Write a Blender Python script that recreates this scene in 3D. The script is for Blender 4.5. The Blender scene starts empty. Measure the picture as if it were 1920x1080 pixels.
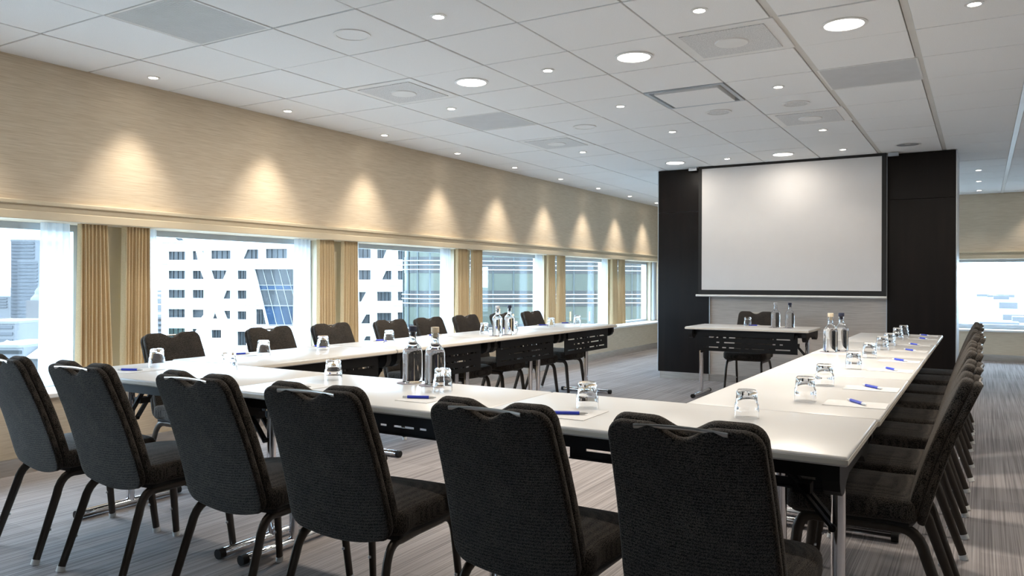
import bpy, bmesh, math, random
from mathutils import Vector, Matrix
random.seed(7)
S = bpy.context.scene
COL = S.collection
PI = math.pi

# ------------------------------------------------------------------ camera
CAM_H = 1.18
FPX = 1463.25
YAW = math.radians(31.032)
HORIZON_V = 529.33
ROLL = 0.00304
cam = bpy.data.cameras.new('camera'); camo = bpy.data.objects.new('camera', cam); COL.objects.link(camo)
cam.sensor_width = 36.0; cam.lens = FPX / 1920 * 36.0
cam.shift_y = -(540 - HORIZON_V) / 1920.0
cam.clip_start = 0.05; cam.clip_end = 20000
camo.location = (0, 0, CAM_H)
camo.rotation_euler = (Matrix.Rotation(YAW, 3, 'Z') @ Matrix.Rotation(PI / 2, 3, 'X') @ Matrix.Rotation(ROLL, 3, 'Z')).to_euler()
S.camera = camo

# ------------------------------------------------------------------ overcast sky, exposure
SKY = 8.0
world = bpy.data.worlds.new('overcast_sky'); S.world = world; world.use_nodes = True
wn = world.node_tree; wbg = wn.nodes['Background']
wbg.inputs['Color'].default_value = (0.57, 0.77, 1.0, 1)
wbg.inputs['Strength'].default_value = SKY
S.view_settings.view_transform = 'Standard'
S.view_settings.look = 'None'
S.view_settings.exposure = 0.93
S.view_settings.gamma = 1.0
S.view_settings.use_curve_mapping = False
LAMP_SMALL = 6.5
LAMP_WASH = 40.0
LAMP_BIG = 20.0
WARM = (1.0, 0.90, 0.77)

# ------------------------------------------------------------------ sizes
CEIL = CAM_H + 1.388
TZ = CAM_H - 0.445            # table top
XW = -5.09                    # window wall, upper panel
YB = 14.05                    # far wall
TX0, TY0, TP = -4.534, 2.391, 0.6   # ceiling grid

# ------------------------------------------------------------------ helpers
def tag(o, label=None, cat=None, group=None, kind=None):
    if label: o['label'] = label
    if cat: o['category'] = cat
    if group: o['group'] = group
    if kind: o['kind'] = kind
    return o

def empty(name, loc=(0, 0, 0), rz=0.0, parent=None):
    o = bpy.data.objects.new(name, None); COL.objects.link(o)
    o.location = loc; o.rotation_euler = (0, 0, rz); o.empty_display_size = 0.1
    if parent: o.parent = parent
    return o

def link(name, me, parent=None, loc=(0, 0, 0), rz=0.0):
    o = bpy.data.objects.new(name, me); COL.objects.link(o)
    o.location = loc; o.rotation_euler = (0, 0, rz)
    if parent: o.parent = parent
    return o

def copy_tree(o, parent=None):
    c = o.copy(); COL.objects.link(c); c.parent = parent
    for ch in list(o.children):
        copy_tree(ch, c)
    return c

class MB:
    """collects geometry for one mesh"""
    def __init__(self): self.v = []; self.f = []
    def add(self, vs, fs):
        n = len(self.v); self.v += [tuple(p) for p in vs]; self.f += [tuple(i + n for i in f) for f in fs]
        return self
    def box(self, a, b):
        (x0, y0, z0), (x1, y1, z1) = a, b
        return self.add([(x0, y0, z0), (x1, y0, z0), (x1, y1, z0), (x0, y1, z0), (x0, y0, z1), (x1, y0, z1), (x1, y1, z1), (x0, y1, z1)],
                        [(0, 3, 2, 1), (4, 5, 6, 7), (0, 1, 5, 4), (1, 2, 6, 5), (2, 3, 7, 6), (3, 0, 4, 7)])
    def bbox(self, a, b, r):
        """box with chamfered edges"""
        (x0, y0, z0), (x1, y1, z1) = a, b
        bm = bmesh.new()
        vs = [bm.verts.new(p) for p in [(x0, y0, z0), (x1, y0, z0), (x1, y1, z0), (x0, y1, z0), (x0, y0, z1), (x1, y0, z1), (x1, y1, z1), (x0, y1, z1)]]
        for f in [(0, 3, 2, 1), (4, 5, 6, 7), (0, 1, 5, 4), (1, 2, 6, 5), (2, 3, 7, 6), (3, 0, 4, 7)]:
            bm.faces.new([vs[i] for i in f])
        bmesh.ops.bevel(bm, geom=bm.edges[:], offset=r, segments=2, profile=0.5, affect='EDGES')
        bm.verts.index_update()
        self.add([v.co[:] for v in bm.verts], [[v.index for v in f.verts] for f in bm.faces]); bm.free()
        return self
    def obox(self, p, q, w, h, up=(0, 0, 1)):
        """bar from p to q with section w (side) x h"""
        p, q = Vector(p), Vector(q); d = (q - p).normalized(); up = Vector(up)
        s = d.cross(up)
        if s.length < 1e-4: s = d.cross(Vector((1, 0, 0)))
        s.normalize(); u = s.cross(d).normalized()
        vs = []
        for c in (p, q):
            for a, b in ((-1, -1), (1, -1), (1, 1), (-1, 1)):
                vs.append(c + s * (a * w / 2) + u * (b * h / 2))
        return self.add(vs, [(0, 1, 2, 3), (7, 6, 5, 4), (0, 4, 5, 1), (1, 5, 6, 2), (2, 6, 7, 3), (3, 7, 4, 0)])
    def tube(self, pts, r, n=10, side=None, rx=None):
        """swept tube through pts; r number or list; with side/rx an oval whose side axis has radius rx"""
        pts = [Vector(p) for p in pts]; m = len(pts)
        rs = r if isinstance(r, (list, tuple)) else [r] * m
        vs = []; prev = None
        for i, p in enumerate(pts):
            d = (pts[min(i + 1, m - 1)] - pts[max(i - 1, 0)]).normalized()
            ref = Vector(side) if side else (prev if prev else (Vector((0, 0, 1)) if abs(d.z) < .9 else Vector((1, 0, 0))))
            a = ref - d * ref.dot(d); a.normalize(); b = d.cross(a); prev = a
            ra = rx if rx else rs[i]
            for k in range(n):
                t = 2 * PI * k / n
                vs.append(p + a * (math.cos(t) * ra) + b * (math.sin(t) * rs[i]))
        fs = []
        for i in range(m - 1):
            for k in range(n):
                k2 = (k + 1) % n
                fs.append((i * n + k, i * n + k2, (i + 1) * n + k2, (i + 1) * n + k))
        fs.append(tuple(range(n - 1, -1, -1))); fs.append(tuple(range((m - 1) * n, m * n)))
        return self.add(vs, fs)
    def lathe(self, prof, n=24, c=(0, 0, 0), close=False):
        """profile of (r,z) swept round z; caps with a centre when r==0"""
        vs = []; idx = []
        for r, z in prof:
            if r < 1e-6:
                idx.append([len(vs)]); vs.append((c[0], c[1], c[2] + z))
            else:
                idx.append(list(range(len(vs), len(vs) + n)))
                vs += [(c[0] + r * math.cos(2 * PI * k / n), c[1] + r * math.sin(2 * PI * k / n), c[2] + z) for k in range(n)]
        fs = []
        pairs = list(zip(idx[:-1], idx[1:]))
        if close: pairs.append((idx[-1], idx[0]))
        for A, B in pairs:
            for k in range(n):
                k2 = (k + 1) % n
                if len(A) == 1 and len(B) == 1: continue
                if len(A) == 1: fs.append((A[0], B[k2], B[k]))
                elif len(B) == 1: fs.append((A[k], A[k2], B[0]))
                else: fs.append((A[k], A[k2], B[k2], B[k]))
        return self.add(vs, fs)
    def prism(self, poly, fn0, fn1):
        """polygon poly of 2d points, fn0/fn1 map them to the two 3d faces"""
        n = len(poly)
        vs = [fn0(*p) for p in poly] + [fn1(*p) for p in poly]
        fs = [tuple(range(n - 1, -1, -1)), tuple(range(n, 2 * n))]
        fs += [(k, (k + 1) % n, n + (k + 1) % n, n + k) for k in range(n)]
        return self.add(vs, fs)
    def mesh(self, name, mat, smooth=False, angle=40, weld=False):
        me = bpy.data.meshes.new(name); me.from_pydata(self.v, [], self.f)
        bm = bmesh.new(); bm.from_mesh(me)
        if weld:
            bmesh.ops.remove_doubles(bm, verts=bm.verts[:], dist=2e-4); bmesh.ops.dissolve_degenerate(bm, edges=bm.edges[:], dist=1e-5)
        bmesh.ops.recalc_face_normals(bm, faces=bm.faces[:])
        if smooth:
            for f in bm.faces: f.smooth = True
            lim = math.radians(angle)
            for e in bm.edges:
                if len(e.link_faces) == 2 and e.calc_face_angle(0) > lim: e.smooth = False
        bm.to_mesh(me); bm.free()
        for m in (mat if isinstance(mat, (list, tuple)) else [mat]): me.materials.append(m)
        me.validate(); me.update()
        return me
    def build(self, name, mat, parent=None, smooth=False, loc=(0, 0, 0), rz=0.0, angle=40):
        return link(name, self.mesh(name, mat, smooth, angle), parent, loc, rz)

def loops_mesh(mb, rings):
    """closed rings (equal length) -> skin plus end caps"""
    n = len(rings[0]); vs = [p for r in rings for p in r]; fs = []
    for i in range(len(rings) - 1):
        for k in range(n):
            k2 = (k + 1) % n
            fs.append((i * n + k, i * n + k2, (i + 1) * n + k2, (i + 1) * n + k))
    fs.append(tuple(range(n - 1, -1, -1))); fs.append(tuple(range((len(rings) - 1) * n, len(rings) * n)))
    mb.add(vs, fs)

def inset(poly, d):
    n = len(poly); out = []
    for i in range(n):
        a = Vector(poly[i - 1]); b = Vector(poly[i]); c = Vector(poly[(i + 1) % n])
        t = (c - a); t = t.normalized() if t.length > 1e-9 else Vector((1, 0))
        nrm = Vector((-t.y, t.x))
        out.append((b.x + nrm.x * d, b.y + nrm.y * d))
    return out

def cushion(mb, poly, thick, r, place, seg=4, puff=0.004, axis=None):
    """rounded pad: poly counter-clockwise; place(a,b,d) maps outline coords and depth d to 3d;
    axis(a,b) gives the nearest point of the pad's middle line, towards which the faces are gridded"""
    rings = []
    def ring(ins, d): rings.append([place(a, b, d) for a, b in inset(poly, ins)])
    def cap(base, sgn, ts):
        pl = inset(poly, r)
        for t in ts:
            row = []
            for a, b in pl:
                qa, qb = axis(a, b)
                row.append(place(a + (qa - a) * t, b + (qb - b) * t, base + sgn * puff * (1 - (1 - t) ** 2)))
            rings.append(row)
    ts = (.12, .3, .55, .8, 1.0)
    if axis: cap(0, -.4, ts[::-1])
    for k in range(seg + 1):
        t = k / seg * PI / 2
        ring(r * (1 - math.sin(t)), r * (1 - math.cos(t)))
    for k in range(seg + 1):
        t = k / seg * PI / 2
        ring(r * (1 - math.cos(t)), thick - r * (1 - math.sin(t)))
    if axis: cap(thick, 1, ts)
    loops_mesh(mb, rings)
back_axis = lambda x, s: (0, min(max(s, .14), .38))
seat_axis = lambda x, y: (0, min(max(y, -.02), .12))

# ------------------------------------------------------------------ materials
def new_mat(name):
    m = bpy.data.materials.new(name); m.use_nodes = True
    nt = m.node_tree; return m, nt, nt.nodes['Principled BSDF']

def N(nt, t, **kw):
    n = nt.nodes.new(t)
    for k, v in kw.items():
        if hasattr(n, k) and k not in n.inputs: setattr(n, k, v)
        else: n.inputs[k].default_value = v
    return n

def coords(nt, scale=(1, 1, 1), loc=(0, 0, 0)):
    tc = N(nt, 'ShaderNodeTexCoord'); mp = N(nt, 'ShaderNodeMapping')
    mp.inputs['Scale'].default_value = scale; mp.inputs['Location'].default_value = loc
    nt.links.new(tc.outputs['Object'], mp.inputs['Vector']); return mp.outputs['Vector']

def ramp(nt, fac, stops):
    r = N(nt, 'ShaderNodeValToRGB'); el = r.color_ramp.elements
    el[0].position = stops[0][0]; el[0].color = (*stops[0][1], 1)
    el[1].position = stops[-1][0]; el[1].color = (*stops[-1][1], 1)
    for p, c in stops[1:-1]:
        e = el.new(p); e.color = (*c, 1)
    nt.links.new(fac, r.inputs['Fac']); return r.outputs['Color']

def bump(nt, b, h, strength=0.2, dist=0.002):
    n = N(nt, 'ShaderNodeBump'); n.inputs['Strength'].default_value = strength; n.inputs['Distance'].default_value = dist
    nt.links.new(h, n.inputs['Height']); nt.links.new(n.outputs['Normal'], b.inputs['Normal'])

def mat(name, col, rough=0.5, metal=0.0, var=0.06, vscale=8.0, spec=0.5):
    m, nt, b = new_mat(name)
    no = N(nt, 'ShaderNodeTexNoise'); no.inputs['Scale'].default_value = vscale; no.inputs['Detail'].default_value = 3
    nt.links.new(coords(nt), no.inputs['Vector'])
    lo = tuple(max(0, c * (1 - var)) for c in col); hi = tuple(min(1, c * (1 + var)) for c in col)
    nt.links.new(ramp(nt, no.outputs['Fac'], [(.3, lo), (.7, hi)]), b.inputs['Base Color'])
    b.inputs['Roughness'].default_value = rough; b.inputs['Metallic'].default_value = metal
    b.inputs['Specular IOR Level'].default_value = spec
    return m

def noise_mat(name, scale, stops, rough=.8, detail=4, bumps=0.0, spec=.3, metal=0.0, bdist=.002):
    m, nt, b = new_mat(name)
    no = N(nt, 'ShaderNodeTexNoise'); no.inputs['Scale'].default_value = 1.0; no.inputs['Detail'].default_value = detail
    nt.links.new(coords(nt, scale), no.inputs['Vector'])
    nt.links.new(ramp(nt, no.outputs['Fac'], stops), b.inputs['Base Color'])
    b.inputs['Roughness'].default_value = rough; b.inputs['Specular IOR Level'].default_value = spec; b.inputs['Metallic'].default_value = metal
    if bumps: bump(nt, b, no.outputs['Fac'], bumps, bdist)
    return m

def emit(name, col, s):
    m = bpy.data.materials.new(name); m.use_nodes = True; nt = m.node_tree; nt.nodes.clear()
    e = N(nt, 'ShaderNodeEmission'); e.inputs['Color'].default_value = (*col, 1); e.inputs['Strength'].default_value = s
    o = N(nt, 'ShaderNodeOutputMaterial'); nt.links.new(e.outputs[0], o.inputs['Surface']); return m

def pane_glass(name, tint=(1, 1, 1), refl=1.0):
    """clear window pane: see-through with a Fresnel reflection"""
    m = bpy.data.materials.new(name); m.use_nodes = True; nt = m.node_tree; nt.nodes.clear()
    t = N(nt, 'ShaderNodeBsdfTransparent'); t.inputs['Color'].default_value = (*tint, 1)
    g = N(nt, 'ShaderNodeBsdfGlossy'); g.inputs['Roughness'].default_value = 0.0
    lw = N(nt, 'ShaderNodeLayerWeight'); lw.inputs['Blend'].default_value = 0.5
    pw = N(nt, 'ShaderNodeMath', operation='POWER'); pw.inputs[1].default_value = 4.0
    nt.links.new(lw.outputs['Facing'], pw.inputs[0])
    mu = N(nt, 'ShaderNodeMath', operation='MULTIPLY_ADD'); mu.inputs[1].default_value = .9 * refl; mu.inputs[2].default_value = .03 * refl
    nt.links.new(pw.outputs[0], mu.inputs[0])
    mx = N(nt, 'ShaderNodeMixShader'); nt.links.new(mu.outputs[0], mx.inputs['Fac'])
    nt.links.new(t.outputs[0], mx.inputs[1]); nt.links.new(g.outputs[0], mx.inputs[2])
    o = N(nt, 'ShaderNodeOutputMaterial'); nt.links.new(mx.outputs[0], o.inputs['Surface']); return m

def clear_glass(name, ior=1.45, col=(1, 1, 1)):
    m, nt, b = new_mat(name)
    b.inputs['Base Color'].default_value = (*col, 1); b.inputs['Roughness'].default_value = 0.0
    b.inputs['Transmission Weight'].default_value = 1.0; b.inputs['IOR'].default_value = ior
    return m

def fabric_weave(name, dark, light, scale=330.0):
    m, nt, b = new_mat(name)
    vo = N(nt, 'ShaderNodeTexVoronoi'); vo.inputs['Scale'].default_value = scale; vo.inputs['Randomness'].default_value = 0.55
    nt.links.new(coords(nt), vo.inputs['Vector'])
    no = N(nt, 'ShaderNodeTexNoise'); no.inputs['Scale'].default_value = 14; no.inputs['Detail'].default_value = 4
    nt.links.new(coords(nt), no.inputs['Vector'])
    c = ramp(nt, vo.outputs['Distance'], [(.1, light), (.42, tuple(.5 * a + .5 * d for a, d in zip(light, dark))), (.62, dark)])
    mx = N(nt, 'ShaderNodeMix', data_type='RGBA', blend_type='MULTIPLY'); mx.inputs[0].default_value = 1
    nt.links.new(c, mx.inputs[6]); nt.links.new(ramp(nt, no.outputs['Fac'], [(.3, (.75, .75, .78)), (.7, (1.15, 1.1, 1.05))]), mx.inputs[7])
    nt.links.new(mx.outputs[2], b.inputs['Base Color'])
    b.inputs['Roughness'].default_value = .95; b.inputs['Specular IOR Level'].default_value = .15
    bump(nt, b, vo.outputs['Distance'], .5, .0015)
    b.inputs['Sheen Weight'].default_value = .12; b.inputs['Sheen Roughness'].default_value = .45; b.inputs['Sheen Tint'].default_value = (.80, .72, .64, 1)
    return m

def carpet():
    m, nt, b = new_mat('striped_carpet')
    a = N(nt, 'ShaderNodeTexNoise'); a.inputs['Scale'].default_value = 1; a.inputs['Detail'].default_value = 2
    nt.links.new(coords(nt, (170, .8, 1)), a.inputs['Vector'])
    c = N(nt, 'ShaderNodeTexNoise'); c.inputs['Scale'].default_value = 1; c.inputs['Detail'].default_value = 2
    nt.links.new(coords(nt, (38, .45, 1), (3, 7, 0)), c.inputs['Vector'])
    d = N(nt, 'ShaderNodeTexNoise'); d.inputs['Scale'].default_value = 420; d.inputs['Detail'].default_value = 1
    nt.links.new(coords(nt), d.inputs['Vector'])
    sn = N(nt, 'ShaderNodeVectorMath', operation='SNAP'); sn.inputs[1].default_value = (.5, .5, 5)
    nt.links.new(coords(nt), sn.inputs[0])
    wn_ = N(nt, 'ShaderNodeTexWhiteNoise'); nt.links.new(sn.outputs[0], wn_.inputs['Vector'])
    def lin(x, k, y=None):
        q = N(nt, 'ShaderNodeMath', operation='MULTIPLY_ADD'); q.inputs[1].default_value = k
        nt.links.new(x, q.inputs[0])
        if y is None: q.inputs[2].default_value = 0
        else: nt.links.new(y, q.inputs[2])
        return q.outputs[0]
    s = lin(wn_.outputs['Value'], .05, lin(d.outputs['Fac'], .22, lin(c.outputs['Fac'], .35, lin(a.outputs['Fac'], .75))))
    col = ramp(nt, s, [(.42, (.105, .095, .098)), (.60, (.19, .173, .174)), (.72, (.28, .258, .254)), (.92, (.37, .344, .335))])
    nt.links.new(col, b.inputs['Base Color']); b.inputs['Roughness'].default_value = .95; b.inputs['Specular IOR Level'].default_value = .12
    bump(nt, b, s, .35, .003)
    return m

M = {}
M['carpet'] = carpet()
M['wallpaper'] = noise_mat('grasscloth_wallpaper', (7, 7, 330), [(.30, (.575, .465, .33)), (.5, (.675, .56, .415)), (.72, (.745, .64, .50))], .85, 3, .12)
M['wallpaper_grey'] = noise_mat('grey_grasscloth', (6, 6, 300), [(.30, (.40, .355, .315)), (.5, (.50, .45, .405)), (.72, (.58, .53, .49))], .8, 3, .12)
M['cream'] = mat('cream_paint', (.66, .56, .40), .5, var=.02)
M['white_paint'] = mat('white_paint', (.80, .80, .79), .55, var=.02)
M['tile'] = noise_mat('mineral_ceiling_tile', (260, 260, 260), [(.25, (.80, .80, .795)), (.6, (.88, .88, .875))], .95, 2, .08, .1)
M['tile_gap'] = mat('shadow_gap_grey', (.40, .385, .36), .8, var=.05)
M['tbar'] = mat('darkened_grid_bar', (.42, .405, .38), .5, var=.02)  # white bars coloured grey, shade of the recessed joints put into the colour
M['wide_bar'] = mat('beige_grid_channel', (.66, .64, .60), .6, var=.03)
M['reflector'] = mat('silver_reflector', (.50, .51, .53), .35, .4, var=.05)
M['grille'] = mat('grey_grille_metal', (.66, .66, .665), .6, .0, var=.03)
M['grille_dark'] = mat('dark_grille_void', (.05, .05, .052), .9)
M['diffuser'] = noise_mat('perforated_white_metal', (190, 190, 190), [(.42, (.56, .56, .56)), (.55, (.76, .76, .755))], .6, 1, .1)
M['fixture_white'] = mat('white_enamel', (.80, .795, .78), .4, var=.02)
M['chrome'] = mat('polished_chrome', (.78, .78, .80), .10, 1.0, var=.02)
M['brushed'] = noise_mat('brushed_steel', (6, 6, 260), [(.3, (.50, .47, .43)), (.7, (.68, .64, .59))], .32, 2, .06, .5, 1.0)
M['black_metal'] = mat('black_powder_coat', (.006, .006, .0065), .45, .0, var=.15, spec=.2)
M['black_plastic'] = mat('black_plastic', (.008, .008, .008), .5, var=.1, spec=.22)
M['bronze'] = mat('dark_bronze_tube', (.055, .047, .040), .36, .75, var=.08)
M['glide'] = mat('grey_plastic_glide', (.60, .60, .58), .5, var=.05)
M['clear_plastic'] = mat('clear_plastic_bumper', (.62, .63, .64), .15, var=.02, spec=.8)
M['fabric'] = fabric_weave('black_brown_weave', (.0034, .0033, .0037), (.100, .087, .074), 340.0)
M['seat_fabric'] = M['fabric']
M['handle'] = mat('satin_nickel', (.56, .52, .47), .28, 1.0, var=.03)
M['top'] = mat('white_laminate', (.575, .564, .549), .34, var=.015, vscale=3, spec=.5)
M['edge'] = mat('cream_edge_band', (.66, .60, .51), .4, var=.03)
M['wood'] = noise_mat('wenge_veneer', (14, 14, 1.2), [(.3, (.0045, .0036, .0034)), (.6, (.008, .0058, .0052)), (.8, (.014, .008, .007))], .36, 5, .05, .22)
M['screen'] = mat('matt_white_screen', (.70, .685, .68), .8, var=.01)
M['screen_border'] = mat('black_screen_border', (.012, .012, .012), .7, var=.1)
M['glass'] = clear_glass('drinking_glass', 1.47)
M['bottle'] = clear_glass('bottle_glass', 1.37, (.98, .99, 1.0))
M['stopper_dark'] = mat('dark_blue_stopper', (.018, .022, .045), .45, var=.1)
M['stopper_cork'] = mat('pale_cork_stopper', (.62, .52, .38), .7, var=.15, vscale=120)
M['stopper_grey'] = mat('grey_stopper', (.45, .46, .48), .5, var=.08)
M['coaster'] = mat('grey_paper_coaster', (.24, .22, .26), .8, var=.08)
M['paper'] = mat('white_paper', (.62, .61, .60), .7, var=.01)
M['pen_blue'] = mat('blue_pen_plastic', (.018, .045, .52), .3, var=.05, spec=.6)
M['pen_clear'] = mat('milky_pen_tip', (.70, .70, .70), .25, var=.03)
M['curtain'] = noise_mat('sand_curtain_weave', (240, 240, 420), [(.3, (.60, .46, .27)), (.6, (.74, .59, .37)), (.8, (.80, .66, .45))], .9, 2, .15, .1)
M['alu'] = mat('grey_aluminium', (.52, .56, .60), .4, .5, var=.03)
M['pane'] = pane_glass('window_glass', (.97, .99, .985), 1.0)
M['lens'] = emit('lamp_lens', (1.0, .94, .84), 14.0)
M['lens_big'] = emit('downlight_diffuser', (1.0, .95, .87), 7.0)

def sheer():
    m = bpy.data.materials.new('white_voile'); m.use_nodes = True; nt = m.node_tree; nt.nodes.clear()
    no = N(nt, 'ShaderNodeTexNoise'); no.inputs['Scale'].default_value = 1; nt.links.new(coords(nt, (60, 60, 3)), no.inputs['Vector'])
    c = ramp(nt, no.outputs['Fac'], [(.3, (.80, .83, .86)), (.7, (.90, .92, .94))])
    d = N(nt, 'ShaderNodeBsdfDiffuse'); t = N(nt, 'ShaderNodeBsdfTranslucent'); x = N(nt, 'ShaderNodeBsdfTransparent')
    nt.links.new(c, d.inputs['Color']); nt.links.new(c, t.inputs['Color'])
    a = N(nt, 'ShaderNodeMixShader'); a.inputs['Fac'].default_value = .5
    nt.links.new(d.outputs[0], a.inputs[1]); nt.links.new(t.outputs[0], a.inputs[2])
    e = N(nt, 'ShaderNodeMixShader'); e.inputs['Fac'].default_value = .18
    nt.links.new(a.outputs[0], e.inputs[1]); nt.links.new(x.outputs[0], e.inputs[2])
    o = N(nt, 'ShaderNodeOutputMaterial'); nt.links.new(e.outputs[0], o.inputs['Surface']); return m
M['sheer'] = sheer()

# ================================================================== THE SETTING
XR, YF = 3.6, -2.6            # unseen right wall and wall behind the camera
VAL_B, VAL_T = CEIL - 1.006, CEIL - .886     # lower valance edge, top of moulding
SILL = .475
XG = -5.36                    # glass plane of the window wall

tag(MB().box((XW - .5, YF - .2, -.12), (XR + .2, YB + .5, 0)).build('floor', M['carpet']), 'grey-brown striped carpet floor', kind='structure')

# ---- window wall on the left
PIERS = [(1.04 + 2.185 * k) for k in range(-1, 6)]     # centres along y: -1.145 1.04 3.225 5.41 7.595 9.78 11.965
PW = .165
wl = MB()
wl.box((XW - .42, YF, VAL_B), (XW, YB, CEIL + .1))            # deep upper wall
wl.box((XW - .36, YF, 0), (XW + .06, YB, SILL - .03))        # parapet under the windows
wall_left = tag(wl.build('wall_left', M['wallpaper']), 'beige grasscloth window wall on the left', kind='structure')
for y in PIERS:
    MB().box((XG - .08, y - PW, SILL), (XG + .10, y + PW, VAL_B)).build('window_pier', M['cream'], wall_left)
MB().box((XG - .08, 13.72, SILL), (XG + .10, YB, VAL_B)).build('window_pier', M['cream'], wall_left)
# valance mouldings
mo = MB()
mo.bbox((XW - .005, YF, VAL_T - .028), (XW + .035, YB, VAL_T), .006)
mo.box((XW - .005, YF, VAL_T - .066), (XW + .012, YB, VAL_T - .028))
mo.bbox((XW - .005, YF, VAL_B), (XW + .030, YB, VAL_T - .066), .004)
tag(mo.build('trim_1', M['cream']), 'cream moulded valance above the left windows', kind='structure')
si = MB().bbox((XG + .0, YF, SILL - .03), (XW + .10, YB, SILL), .006)
tag(si.build('trim_2', M['white_paint']), 'white window sill along the left wall', kind='structure')
tag(MB().box((XW + .06, YF, 0), (XW + .075, YB, .10)).build('baseboard_left', M['brushed']), 'brushed metal baseboard under the left windows', kind='structure')

edges = [YF] + sum([[y - PW, y + PW] for y in PIERS if y > YF], []) + [13.72]
wi = 0
for a, b in zip(edges[0::2], edges[1::2]):
    if b < 1.5: pass
    wi += 1
    w = tag(empty('window_%d' % wi, (XG, (a + b) / 2, SILL)), kind='structure')
    h = VAL_B - SILL; L = b - a
    fr = MB()
    fr.box((-.03, -L / 2, 0), (.03, L / 2, .035)); fr.box((-.03, -L / 2, h - .045), (.03, L / 2, h))
    fr.box((-.03, -L / 2, .035), (.03, -L / 2 + .03, h - .045)); fr.box((-.03, L / 2 - .03, .035), (.03, L / 2, h - .045))
    fr.build('window_frame', M['alu'], w)
    MB().box((-.004, -L / 2 + .03, .035), (.004, L / 2 - .03, h - .045)).build('pane', M['pane'], w)

# ---- far wall with its window
BW0, BW1 = -1.6, 1.7
bw = MB()
bw.box((XW - .3, YB, VAL_B), (XR, YB + .4, CEIL + .1)); bw.box((XW - .3, YB - .06, 0), (XR, YB + .4, SILL - .03))
bw.box((XW - .3, YB + .1, SILL - .03), (BW0, YB + .4, VAL_B)); bw.box((BW1, YB + .1, SILL - .03), (XR, YB + .4, VAL_B))
tag(bw.build('wall_back', M['wallpaper']), 'beige grasscloth far wall with a wide window', kind='structure')
mo = MB()
mo.bbox((XW, YB - .035, VAL_T - .028), (XR, YB + .005, VAL_T), .006)
mo.box((XW, YB - .012, VAL_T - .066), (XR, YB + .005, VAL_T - .028))
mo.bbox((XW, YB - .03, VAL_B), (XR, YB + .005, VAL_T - .066), .004)
tag(mo.build('trim_3', M['cream']), 'cream moulded valance above the far window', kind='structure')
tag(MB().bbox((XW, YB - .1, SILL - .03), (XR, YB + .32, SILL), .006).build('trim_4', M['white_paint']), 'white sill of the far window', kind='structure')
tag(MB().box((XW + .08, YB - .075, 0), (XR, YB - .06, .10)).build('baseboard_back', M['brushed']), 'brushed metal baseboard on the far wall', kind='structure')
wi += 1
w = tag(empty('window_%d' % wi, ((BW0 + BW1) / 2, YB + .28, SILL)), kind='structure')
L = BW1 - BW0; h = VAL_B - SILL
fr = MB(); fr.box((-L / 2, -.03, 0), (L / 2, .03, .07)); fr.box((-L / 2, -.03, h - .045), (L / 2, .03, h))
fr.box((-L / 2, -.03, .07), (-L / 2 + .03, .03, h - .045)); fr.box((L / 2 - .03, -.03, .07), (L / 2, .03, h - .045))
fr.build('window_frame', M['alu'], w)
MB().box((-L / 2 + .03, -.004, .07), (L / 2 - .03, .004, h - .045)).build('pane', M['pane'], w)

# ---- unseen walls that close the room
tag(MB().box((XR, YF, 0), (XR + .2, YB + .4, CEIL + .1)).build('wall_right', M['white_paint']), 'unseen right wall, made white for more bounce light', kind='structure')  # unseen wall, white picked to bounce more light onto the ceiling
tag(MB().box((XW - .4, YF - .2, 0), (XR + .2, YF, CEIL + .1)).build('wall_front', M['wood']), 'unseen wall behind the camera, made dark to cut bounce light', kind='structure')  # dark panelling made up to keep bounce light off the chair backs

# ---- ceiling: slab, grid, tiles
ceiling = tag(MB().box((XW - .45, YF - .2, CEIL + .03), (XR + .2, YB + .5, CEIL + .12)).build('ceiling', M['tile_gap']), 'white tiled suspended ceiling', kind='structure')
gx = [TX0 + TP * k for k in range(0, 14)]
gy = [TY0 + TP * j for j in range(-9, 20)]
WIDE = {6: .040, 7: .040, 8: .040}
gb = MB()
for k, x in enumerate(gx):
    if x < XR and k not in (6, 7): w = WIDE.get(k, .012) / 2 + .004; gb.box((x - w, YF, CEIL + .010), (x + w, YB, CEIL + .03))
wb_ = MB()
for k in (6, 7): wb_.box((gx[k] - .016, YF, CEIL + .005), (gx[k] + .019, YB, CEIL + .028))
wb_.build('grid_bars', M['wide_bar'], ceiling)
for y in gy:
    if YF < y < YB: gb.box((XW, y - .012, CEIL + .0105), (XR, y + .012, CEIL + .0295))
gb.build('grid_bars', M['tbar'], ceiling)
MB().box((gx[8] - .019, YF, CEIL - .003), (gx[8] + .019, YB, CEIL + .009)).build('light_track', M['fixture_white'], ceiling)
FIX = {}     # (column,row) -> replaced tile
def cell(x, y): return (round((x - TX0) / TP - .5), round((y - TY0) / TP - .5))
GRILLES = [(-3.634, 2.691), (-3.634, 5.691), (-.634, 5.691)]
DIFFS = [(-3.634, 4.491), (-1.234, 4.491), (-3.634, 6.891), (-1.234, 6.891)]
CASS = [(-1.834, 5.691)]
for p in GRILLES: FIX[cell(*p)] = 1
for p in DIFFS: FIX[cell(*p)] = 1
for p in CASS: FIX[cell(*p)] = 1
tile_meshes = {}
def tile_mesh(w, d):
    key = (round(w, 3), round(d, 3))
    if key not in tile_meshes:
        tile_meshes[key] = MB().bbox((-w / 2, -d / 2, 0), (w / 2, d / 2, .022), .003).mesh('ceiling_tile', M['tile'])
    return tile_meshes[key]
rest = MB()
ntile = 0
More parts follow.
